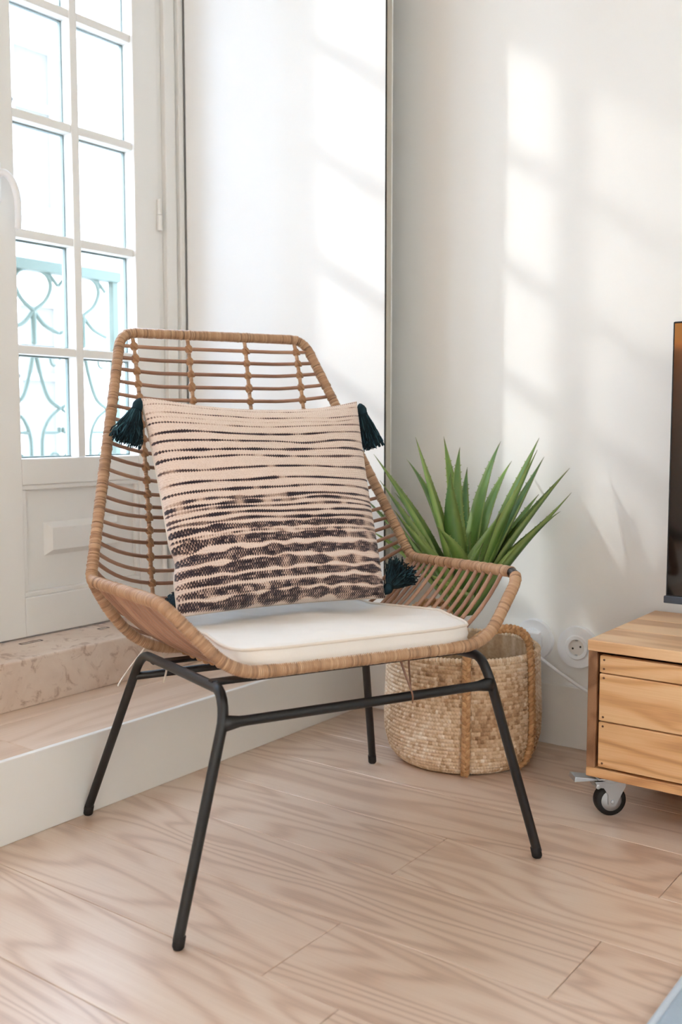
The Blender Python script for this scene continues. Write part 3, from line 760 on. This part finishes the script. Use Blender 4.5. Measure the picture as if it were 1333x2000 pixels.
# ------------------------------------------------------------------ agave in its pot
ag = thing('potted_agave', 'green agave with long spiky leaves growing out of the woven basket', 'plant', (BC[0], BC[1], 0.02))
m = MB(); V = []; Fc = []
for z, q in ((0.0, 0.085), (0.16, 0.115), (0.165, 0.120), (0.175, 0.120), (0.175, 0.110), (0.155, 0.104)):
    for j in range(40): V.append((q*math.cos(j*2*PI/40), q*math.sin(j*2*PI/40), z))
for k in range(5):
    for j in range(40): Fc.append((k*40+j, k*40+(j+1) % 40, (k+1)*40+(j+1) % 40, (k+1)*40+j))
Fc.append(tuple(range(40))[::-1]); Fc.append(tuple(200+j for j in range(40)))
m.add(V, Fc).build('plant_pot', M['soil'], ag, True, auto=0.6)
def _leafmat():
    k = NT('agave_leaf'); t = k.tone(); v = k.obj()
    rnd = k.n('ShaderNodeObjectInfo').outputs['Random']
    nz = k.noise(k.mapping(v, (60, 60, 8)), 1.0, 3)
    c = k.ramp(k.math('ADD', k.math('MULTIPLY', nz, 0.5), k.math('MULTIPLY', rnd, 0.5)), [(0.15, lin(62, 96, 58)), (0.5, lin(92, 128, 62)), (0.85, lin(126, 156, 74))])
    c = k.mix(k.math('MULTIPLY', k.math('SUBTRACT', t, 0.9, True), 9.0, True), c, lin(70, 42, 34))
    edge = k.n('ShaderNodeAttribute', attribute_name='edge').outputs['Fac']
    c = k.mix(k.math('MULTIPLY', edge, 0.55), c, lin(178, 190, 110))
    k.base(c); k.bump(nz, 0.15, 0.001)
    k.b.inputs['Subsurface Weight'].default_value = 0.0
    k.b.inputs['Transmission Weight'].default_value = 0.0
    return k.set(0.42, 0.45)
M['leaf'] = _leafmat()
camr = np.array((math.sin(YAW), -math.cos(YAW), 0)); camf = np.array((math.cos(YAW), math.sin(YAW), 0))
def agave_leaf(tip, width, curl, base_ang_off=0.0):
    """tip is given from the plant's axis; the leaf leaves the heart steeply and arches to its tip"""
    tip = np.asarray(tip, float); az = math.atan2(tip[1], tip[0]) if math.hypot(tip[0], tip[1]) > 0.01 else 0.0
    hd = np.array((math.cos(az), math.sin(az), 0)); b0 = hd*0.016+np.array((0, 0, 0.32))
    rad_ = math.hypot(tip[0], tip[1]); hgt = tip[2]-b0[2]
    c1 = b0+hd*rad_*(0.30-0.25*curl)+np.array((0, 0, hgt*(0.36+0.12*curl)))
    c2 = b0+hd*rad_*(0.72-0.25*curl)+np.array((0, 0, hgt*(0.78+0.10*curl)))
    N = 22; ts = np.linspace(0, 1, N)
    P = np.array([(1-t)**3*b0+3*t*(1-t)**2*c1+3*t*t*(1-t)*c2+t**3*tip for t in ts])
    sd = np.cross(hd, (0, 0, 1)); sway = rng.uniform(-0.016, 0.016)
    P = P+sd[None]*(sway*np.sin(PI*ts)*1.2)[:, None]+np.array((0, 0, 1.0))[None]*(0.010*np.sin(2*PI*ts)*rng.uniform(-0.3, 1.0))[:, None]
    T = np.gradient(P, axis=0); T /= np.linalg.norm(T, axis=1)[:, None]
    m = MB(); V = []; tone = []; edge = []
    for i, t in enumerate(ts):
        w = width*np.interp(t, [0, 0.12, 0.35, 0.55, 0.75, 0.9, 1.0], [0.72, 0.92, 1.0, 0.80, 0.44, 0.15, 0.012])
        nb = np.cross(sd, T[i]); nb /= np.linalg.norm(nb)     # points to the upper (inner) face
        if nb[2] < 0 and abs(nb[2]) > 0.3: nb = -nb
        if nb @ hd > 0 and abs(nb @ hd) > 0.3: nb = -nb
        th = w*0.16+0.0004
        for a, lift, dn in ((-1, 0.42, 0), (-0.5, 0.12, 0), (0, 0, 0), (0.5, 0.12, 0), (1, 0.42, 0), (0.5, 0.05, 1), (0, -0.08, 1), (-0.5, 0.05, 1)):
            V.append(tuple(P[i]+sd*a*w*0.5+nb*(lift*w*0.5-dn*th))); tone.append(t); edge.append(1.0 if abs(a) == 1 else 0.0)
    Fc = []
    for i in range(N-1):
        for j in range(8): Fc.append((i*8+j, i*8+(j+1) % 8, (i+1)*8+(j+1) % 8, (i+1)*8+j))
    Fc.append(tuple(range(8))[::-1]); Fc.append(tuple((N-1)*8+j for j in range(8)))
    m.add(V, Fc, tone)
    for t in np.arange(0.10, 0.86, 0.055):                    # marginal teeth
        for a in (0, 4):
            f = (t+rng.uniform(-.015, .015))*(N-1); i = int(f); g = f-i
            A = np.array(V[i*8+a])*(1-g)+np.array(V[(i+1)*8+a])*g; d = A-(P[i]*(1-g)+P[i+1]*g); d /= np.linalg.norm(d)
            tt = T[i]; s = 0.0017
            m.add([A-tt*s, A+tt*s, A+np.cross(d, tt)*s*0.7, A+d*0.0038+tt*0.0012], [(0, 1, 3), (1, 2, 3), (2, 0, 3)], t); edge += [1, 1, 1, 1]
    o = m.build('leaf', M['leaf'], ag, True)
    at = o.data.attributes.new('edge', 'FLOAT', 'POINT'); at.data.foreach_set('value', edge[:len(o.data.vertices)])
    return o
AGAVE = [(-0.041, 0.111, 0.732, 0.048, 0.5),
         (0.068, 0.099, 0.732, 0.041, 0.6),
         (0.063, 0.051, 0.707, 0.036, 0.7),
         (0.123, 0.064, 0.657, 0.036, 0.6),
         (0.132, -0.022, 0.721, 0.043, 0.5),
         (0.132, -0.122, 0.73, 0.053, 0.3),
         (0.062, -0.151, 0.704, 0.053, 0.3),
         (0.191, -0.108, 0.684, 0.041, 0.3),
         (0.141, -0.196, 0.661, 0.05, 0.25),
         (0.111, -0.214, 0.606, 0.043, 0.25),
         (0.047, -0.217, 0.568, 0.043, 0.25),
         (0.186, -0.098, 0.593, 0.041, 0.25),
         (0.036, 0.185, 0.677, 0.038, 0.4),
         (-0.077, 0.205, 0.691, 0.05, 0.25),
         (-0.114, 0.162, 0.632, 0.053, 0.25),
         (-0.166, 0.088, 0.57, 0.05, 0.25),
         (-0.055, 0.233, 0.507, 0.041, 0.25),
         (-0.024, 0.269, 0.582, 0.041, 0.25),
         (-0.074, 0.126, 0.523, 0.048, 0.25),
         (-0.058, 0.005, 0.653, 0.06, 0.8),
         (-0.146, -0.011, 0.537, 0.05, 0.9),
         (-0.06, -0.123, 0.567, 0.053, 0.5),
         (-0.157, 0.005, 0.432, 0.048, 0.25),
         (0.189, -0.023, 0.672, 0.041, 0.5),
         (0.029, 0.217, 0.596, 0.041, 0.25),
         (-0.105, -0.106, 0.504, 0.048, 0.3),
         (-0.163, -0.057, 0.416, 0.046, 0.3)]
for (tx, ty, tz, w, cl) in AGAVE: agave_leaf((tx, ty, tz), w, cl)

# ------------------------------------------------------------------ wooden bench on castors
TX, TY = 1.85, 0.764; TL = 1.25                  # front plane, left end, length
tvb = thing('tv_bench', 'low pine bench with slatted drawer fronts on castors', 'bench', (TX, TY, 0))
OB = (TX, TY, 0)
def tb(n, a, b, y0, y1, z0, z1, mt, par=tvb, bv=0.0025):
    return MB().box(a, b, y0, y1, z0, z1).build(n, M[mt], par, bevel=bv, off=OB)
for i, (a, b) in enumerate(((TX, TX+0.135), (TX+0.1356, TX+0.265), (TX+0.2656, XW-0.018))):
    tb('top_board', a, b, TY-TL, TY, 0.3385, 0.3605, 'pine_top')
tb('side_panel', TX+0.002, XW-0.02, TY-0.0195, TY-0.001, 0.1045, 0.3385, 'pine_side'); tb('side_panel', TX+0.002, XW-0.02, TY-TL+0.001, TY-TL+0.0195, 0.1045, 0.3385, 'pine_side')
tb('bottom_board', TX+0.001, XW-0.02, TY-TL+0.001, TY-0.001, 0.086, 0.1045, 'pine')
tb('back_panel', XW-0.03, XW-0.02, TY-TL+0.02, TY-0.02, 0.105, 0.338, 'pine_side')
tb('divider', TX+0.02, XW-0.03, TY-TL/2-0.009, TY-TL/2+0.009, 0.105, 0.338, 'pine_side')
nail = None
for (ya, yb) in ((TY-0.0245, TY-TL/2+0.011), (TY-TL/2-0.011, TY-TL+0.0245)):
    dr = thing('drawer', None, None, (0, 0, 0)); dr.parent = tvb
    MB().box(TX+0.020, TX+0.34, yb+0.01, ya-0.01, 0.112, 0.325).build('drawer_box', M['pine_side'], dr, off=OB)
    for (z0, z1) in ((0.2975, 0.3315), (0.2015, 0.2955), (0.1085, 0.1990)):
        bd = MB().box(TX+0.003, TX+0.020, yb, ya, z0, z1).build('front_board', M['pine'], dr, bevel=0.0025, off=OB)
        for zz in (z0+0.008, z1-0.008):
            for yy in (ya-0.009, yb+0.009):
                MB().ball((TX+0.003, yy, zz), 0.0008, 0.0024, 0.0024, 8, 4).build('nail', M['nail'], dr, True, off=OB)
def castor(px, py, rotz):
    c = thing('castor', None, None, (px-TX, py-TY, 0), rotz); c.parent = tvb
    R = 0.0318
    m = MB(); V = []; Fc = []                    # tyre, axis along local y
    prof = [(-0.011, 0.021), (-0.011, R*0.9), (-0.008, R*0.985), (0, R), (0.008, R*0.985), (0.011, R*0.9), (0.011, 0.021)]
    for (yy, q) in prof:
        for j in range(40): V.append((q*math.cos(j*2*PI/40), yy, R+q*math.sin(j*2*PI/40)))
    for k in range(len(prof)-1):
        for j in range(40): Fc.append((k*40+j, (k+1)*40+j, (k+1)*40+(j+1) % 40, k*40+(j+1) % 40))
    w = m.add(V, Fc).build('wheel', M['rubber'], c, True, auto=0.9)
    V = []; Fc = []; m = MB(); prof = [(-0.0125, 0.0), (-0.0125, 0.015), (-0.010, 0.0215), (0.010, 0.0215), (0.0125, 0.015), (0.0125, 0.0)]
    for (yy, q) in prof:
        for j in range(32): V.append((q*math.cos(j*2*PI/32), yy, R+q*math.sin(j*2*PI/32)))
    for k in range(len(prof)-1):
        for j in range(32): Fc.append((k*32+j, (k+1)*32+j, (k+1)*32+(j+1) % 32, k*32+(j+1) % 32))
    m.add(V, Fc).build('hub', M['zinc'], c, True, auto=0.6)
    for s in (-1, 1):                            # fork cheeks, tapering from the plate to the axle
        y0, y1 = (0.0135*s, 0.0165*s)
        pr = [(-0.034, 0.072), (0.026, 0.072), (0.027, 0.062), (0.010, 0.030), (0.006, 0.022), (-0.003, 0.021), (-0.008, 0.026), (-0.009, 0.046), (-0.018, 0.060), (-0.034, 0.062)]
        n = len(pr); ya, yb = min(y0, y1), max(y0, y1)
        V = [(p[0], ya, p[1]) for p in pr]+[(p[0], yb, p[1]) for p in pr]
        MB().add(V, [tuple(range(n)), tuple(range(2*n-1, n-1, -1))]+[(i, i+n, (i+1) % n+n, (i+1) % n) for i in range(n)]).build('fork', M['zinc'], c)
    MB().tube([(0, -0.019, R), (0, 0.019, R)], 0.0042, 8).build('axle_bolt', M['zinc'], c, True, auto=0.6)
    MB().box(-0.036, 0.034, -0.0165, 0.0165, 0.070, 0.0735).build('fork_top', M['zinc'], c, bevel=0.001)
    MB().tube([(0, 0, 0.072), (0, 0, 0.083)], 0.022, 24).build('swivel', M['zinc'], c, True, auto=0.6)
    MB().box(-0.036, 0.052, -0.034, 0.034, 0.0825, 0.0855).build('mounting_plate', M['zinc'], c, bevel=0.001)
    V = [(-0.020, -0.014, 0.075), (-0.020, 0.014, 0.075), (-0.020, 0.014, 0.078), (-0.020, -0.014, 0.078), (-0.080, -0.019, 0.076), (-0.080, 0.019, 0.076), (-0.078, 0.017, 0.086), (-0.078, -0.017, 0.086)]
    MB().add(V, [(0, 1, 2, 3), (7, 6, 5, 4), (0, 4, 5, 1), (1, 5, 6, 2), (2, 6, 7, 3), (3, 7, 4, 0)]).build('brake_lever', M['zinc'], c, bevel=0.0015)
    MB().tube([(-0.030, -0.018, 0.064), (-0.030, 0.018, 0.064)], 0.005, 10).build('brake_pin', M['zinc'], c, True, auto=0.6)
castor(TX+0.046, TY-0.034, YAW-PI/2+0.12)
castor(TX+0.046, TY-TL+0.05, 0.4); castor(XW-0.08, TY-0.05, 1.0); castor(XW-0.08, TY-TL+0.05, 2.0)

# ------------------------------------------------------------------ television
SX = 2.05; SY = 0.6795; SZ0, SZ1 = 0.4135, 0.988; SW = 1.02
tv = thing('television', 'black flat screen television standing on the pine bench', 'television', (SX+0.03, SY-SW/2, 0.3605))
OT = (SX+0.03, SY-SW/2, 0.3605)
MB().box(SX, SX+0.028, SY-SW, SY, SZ0+0.002, SZ1).build('screen_body', M['tvbody'] if 'tvbody' in M else M['rubber'], tv, bevel=0.003, off=OT)
def _scr():
    k = NT('tv_glass'); k.base(lin(10, 10, 12)); return k.set(0.06, 0.8)
M['tvglass'] = _scr(); M['bezel'] = plain('tv_bezel', lin(70, 78, 90), 0.35, 0.5, metal=0.3)
MB().box(SX-0.0012, SX, SY-SW+0.004, SY-0.004, SZ0+0.018, SZ1-0.004).build('screen', M['tvglass'], tv, off=OT)
MB().box(SX-0.004, SX+0.027, SY-SW, SY+0.003, SZ0, SZ0+0.015).build('lower_bezel', M['bezel'], tv, bevel=0.002, off=OT)
MB().box(SX+0.028, SX+0.055, SY-SW*0.8, SY-SW*0.2, SZ0+0.03, SZ0+0.30).build('rear_housing', M['rubber'], tv, bevel=0.006, off=OT)
for q in (0.25, 0.75):
    y = SY-SW*q
    MB().tube(fillet([(SX-0.09, y, 0.3655), (SX-0.02, y, 0.3665), (SX+0.014, y, 0.425), (SX+0.05, y, 0.3665), (SX+0.14, y, 0.3655)], 0.02, 6), 0.005, 8).build('stand_foot', M['rubber'], tv, True, off=OT)

# ------------------------------------------------------------------ wall sockets, plug and cord
def socket(y, z, r, label):
    s = thing('wall_socket', label, 'socket', (XW, y, z), group='round white wall sockets above the baseboard')
    def disc(n, x0, x1, ra, rb, mt, par, k=48):
        V = [(x0, ra*math.cos(j*2*PI/k), ra*math.sin(j*2*PI/k)) for j in range(k)]+[(x1, rb*math.cos(j*2*PI/k), rb*math.sin(j*2*PI/k)) for j in range(k)]
        return MB().add(V, [(j, (j+1) % k, (j+1) % k+k, j+k) for j in range(k)]+[tuple(range(k, 2*k)), tuple(range(k))[::-1]]).build(n, M[mt], par, True, auto=0.5)
    p = disc('cover_plate', 0, -0.012, r, r*0.97, 'plastic', s)
    # ring around the round well, then its floor with two holes and earth clips
    k = 40; V = []; 
    for (xx, q) in ((-0.012, 0.030), (-0.0155, 0.028), (-0.0155, 0.0205), (-0.0125, 0.0195)):
        V += [(xx, q*math.cos(j*2*PI/k), q*math.sin(j*2*PI/k)) for j in range(k)]
    MB().add(V, [(a*k+j, a*k+(j+1) % k, (a+1)*k+(j+1) % k, (a+1)*k+j) for a in range(3) for j in range(k)]).build('insert_ring', M['plastic'], s, True, auto=0.5)
    w = disc('contact_well', -0.0118, -0.0126, 0.0198, 0.0198, 'socket_well', s)
    for q in (-0.0095, 0.0095):
        MB().tube([(-0.0128, q, -0.3*q), (-0.0122, q, -0.3*q)], 0.0026, 10).build('contact_hole', M['dark'], w)
    for q in (0.0175, -0.0175):
        MB().box(-0.0150, -0.0125, -0.003, 0.003, q-0.0015, q+0.0015).build('earth_clip', M['zinc'], w)
    return s
socket(1.068, 0.2525, 0.0515, 'round white wall socket with a plug in it, beside the basket')
socket(0.953, 0.248, 0.0515, 'round white wall socket without a plug, beside the pine bench')
pg = thing('plug', 'flat white plug with two round holes and a cord, in the socket beside the basket', 'plug', (XW, 1.068, 0.2525))
V = [(-0.016, 0.026, 0.030), (-0.016, -0.024, 0.024), (-0.016, -0.026, -0.028), (-0.016, 0.020, -0.014), (-0.034, 0.020, 0.022), (-0.028, -0.022, 0.020), (-0.028, -0.024, -0.024), (-0.034, 0.016, -0.008)]
MB().add(V, [(0, 1, 2, 3), (7, 6, 5, 4), (0, 4, 5, 1), (1, 5, 6, 2), (2, 6, 7, 3), (3, 7, 4, 0)]).build('plug_body', M['plastic'], pg, bevel=0.002)
for y, z in ((0.010, 0.010), (-0.008, -0.002)):
    MB().ball((-0.0325+0.12*(0.010-y), y, z), 0.0016, 0.0042, 0.0042, 12, 6).build('pin_hole', M['dark'], pg, True)
cd = smooth_path([(-0.030, 0.014, -0.010), (-0.034, 0.000, -0.018), (-0.038, -0.03, -0.034), (-0.036, -0.08, -0.064), (-0.032, -0.14, -0.096), (-0.025, -0.20, -0.125), (-0.018, -0.28, -0.16)], 6)
MB().tube(cd, 0.0042, 10).build('cord', M['plastic'], pg, True)

# ------------------------------------------------------------------ rug
rg = thing('rug', 'pale grey-blue woven rug on the oak floor', 'rug', (0.72, -0.4, 0))
MB().box(-0.98, 0.98, -0.806, 0.806, 0.0, 0.010).build('rug_field', M['rug'], rg, bevel=0.003)
MB().tube(fillet([(-0.985, -0.811, 0.006), (0.985, -0.811, 0.006), (0.985, 0.811, 0.006), (-0.985, 0.811, 0.006)], 0.02, 4, True), 0.006, 8, closed=True).build('rug_binding', M['rug_edge'], rg, True)

# ------------------------------------------------------------------ outside: balcony railing and the house across the street
M['iron'] = plain('green_iron', lin(88, 102, 94), 0.5, 0.4, var=0.05)
M['facade'] = plain('facade_plaster', lin(236, 232, 226), 0.8, 0.2, bump=0.1, bscale=20, var=0.02)
M['fwin'] = plain('facade_glass', lin(116, 114, 108), 0.5, 0.1, var=0.1)
M['fframe'] = plain('facade_frame', lin(226, 228, 228), 0.6, 0.3)
M['terracotta'] = plain('facade_band', lin(206, 170, 146), 0.8, 0.2, var=0.06)
M['ochre'] = plain('warm_bounce_plaster', lin(240, 218, 188), 0.85, 0.2, var=0.03)
M['paving'] = plain('street_paving', lin(186, 182, 176), 0.9, 0.2, bump=0.3, bscale=8, var=0.08)
tag(MB().box(-0.9, 2.6, YW+0.24, 2.72, 0.10, 0.235).build('balcony_slab', M['facade']), 'narrow pale balcony slab outside the glazed door', 'balcony', kind='structure')
YB = 2.62
rl = thing('balcony_railing', 'wrought iron balcony railing with scrolls outside the glazed door', 'railing', (0.8, YB, 0.235))
ORL = (0.8, YB, 0.235)
MB().box(0.55, 2.29, YB-0.022, YB+0.022, 1.250, 1.284).build('top_rail', M['iron'], rl, bevel=0.004, off=ORL)
MB().box(0.55, 2.29, YB-0.010, YB+0.010, 0.300, 0.316).build('bottom_rail', M['iron'], rl, bevel=0.002, off=ORL)
def bar(P, w=0.007, d=0.012, n='scroll', r=None):
    P = np.array([(p[0], YB, p[1]) for p in P]); P = smooth_path(P, 6)
    MB().tube(P, w, 8, tone=None, flat=(1, 1)).build(n, M['iron'], rl, True, off=ORL)
def motif(xm):
    for s in (1, -1):
        X = lambda f, s=s: xm+s*f
        bar([(X(0), 1.262), (X(.050), 1.245), (X(.066), 1.21), (X(.045), 1.165), (X(0), 1.13), (X(-.040), 1.09), (X(-.094), 1.068)])
        bar([(X(.004), 1.258), (X(.055), 1.250), (X(.094), 1.215)], 0.006)
        bar([(X(.002), 1.02), (X(.018), .945), (X(.048), .865), (X(.094), .832)])
        bar([(X(.094), .832), (X(.050), .800), (X(.024), .748), (X(.020), .66), (X(.020), .316)], 0.006)
        bar([(X(.022), .756), (X(.086), .756)], 0.005); bar([(X(.086), .756), (X(.088), .772)], 0.007)
        t = np.linspace(0, 1.6*PI, 12)
        bar([(X(.074)+s*.020*math.cos(a)*(1-0.08*a), .985+.030*math.sin(a)*(1-0.08*a)) for a in t], 0.0045)
        bar([(X(.066)+s*.026*math.cos(a)*(1-0.08*a), .660+.036*math.sin(a)*(1-0.08*a)) for a in t], 0.0045)
        bar([(X(.094), .60), (X(.060), .55), (X(.050), .45), (X(.094), .36)], 0.005)
    bar([(xm, 1.13), (xm, 1.09), (xm, 1.03)], 0.009, n='spindle')
for i in range(8): motif(1.953+0.19-0.19*i)
for xx in (0.60, 1.385, 2.272):
    MB().box(xx-0.012, xx+0.012, YB-0.012, YB+0.012, 0.235, 1.262).build('post', M['iron'], rl, bevel=0.002, off=ORL)

YFC = 8.4
fb = thing('apartment_building', 'bright pale apartment house across the street, seen through the panes', 'building', (3.0, YFC, -4))
OFB = (3.0, YFC, -4)
MB().box(-8, 16, YFC, YFC+3, -4, 4.7).build('wall', M['facade'], fb, off=OFB)
MB().box(-8, -3.82, YFC, YFC+3, 4.7, 11.0).build('sun_block_wall', M['facade'], fb, off=OFB)  # unseen taller part, added to keep the sun off the left panes
MB().box(-8, 16, YFC-0.25, YFC+0.2, 4.5, 4.8).build('cornice', M['fframe'], fb, off=OFB)
MB().box(-8, 16, YFC-0.06, YFC, -0.9, -0.5).build('string_course', M['terracotta'], fb, off=OFB)
for i in range(9):
    for z0 in (-3.2, 0.05, 2.9):
        xx = -5.2+i*2.15; hh = 1.9 if z0 < 2 else 1.5
        w = MB().box(xx, xx+0.95, YFC-0.02, YFC+0.05, z0, z0+hh).build('window', M['fwin'], fb, off=OFB)
        m = MB()
        for q in ((xx-0.1, xx, z0-0.1, z0+hh+0.1), (xx+0.95, xx+1.05, z0-0.1, z0+hh+0.1), (xx, xx+0.95, z0+hh, z0+hh+0.1), (xx, xx+0.95, z0-0.1, z0), (xx+0.45, xx+0.5, z0, z0+hh), (xx, xx+0.95, z0+hh*0.62, z0+hh*0.62+0.05)):
            m.box(q[0], q[1], YFC-0.07, YFC, q[2], q[3])
        m.build('window_frame', M['fframe'], w, off=OFB)
    MB().box(-5.5+i*2.15, -5.5+i*2.15+1.55, YFC-0.6, YFC, -0.12, 0.0).build('balcony', M['fframe'], fb, off=OFB)
struct(MB().box(-12, 20, 2.9, 12, -4.1, -4.0).build('street', M['paving']), 'pale paved street below the balcony')

cb = thing('fill_house', 'ochre house added behind the camera, unseen, to bounce warm light inside', 'building', (0.5, -6.5, -4))  # unseen house, added to bounce warm light through the fill windows
MB().box(-8.5, 8.5, -2, 0, 0, 8.5).build('wall', M['ochre'], cb)
MB().box(-8.5, 8.5, -2.2, 0.2, 8.5, 8.7).build('cornice', M['fframe'], cb)
MB().box(-8.5, -5.3, 0, 9.5, 0, 8.5).build('side_wing', M['ochre'], cb)  # wing added to warm the light of the low window
for i in range(7):
    for z0 in (0.8, 4.2): MB().box(-7+i*2.2, -6.1+i*2.2, -0.02, 0.02, z0, z0+1.7).build('window', M['fwin'], cb)

# ------------------------------------------------------------------ floor lamp, added out of view to make the orange reflection in the television
lp = thing('reflection_lamp', 'added floor lamp, out of view, whose amber shade mirrors in the television', 'lamp', (-1.32, 1.80, ZT))
def _glow():
    k = NT('amber_shade'); k.base(lin(230, 150, 80)); k.b.inputs['Emission Color'].default_value = (1.0, 0.42, 0.12, 1); k.b.inputs['Emission Strength'].default_value = 2.2
    return k.set(0.7, 0.2)
M['glow'] = _glow()
MB().tube([(0, 0, 0.001), (0, 0, 0.02)], 0.12, 32).build('base', M['black'], lp, True, auto=0.6)
MB().tube([(0, 0, 0.02), (0, 0, 1.10)], 0.009, 12).build('pole', M['black'], lp, True)
m = MB(); V = []; Fc = []
for (z, q) in ((1.05, 0.17), (1.27, 0.15), (1.27, 0.146), (1.05, 0.166)):
    V += [(q*math.cos(j*2*PI/40), q*math.sin(j*2*PI/40), z) for j in range(40)]
for k in range(4):
    for j in range(40): Fc.append((k*40+j, k*40+(j+1) % 40, ((k+1) % 4)*40+(j+1) % 40, ((k+1) % 4)*40+j))
m.add(V, Fc).build('shade', M['glow'], lp, True, auto=0.6)
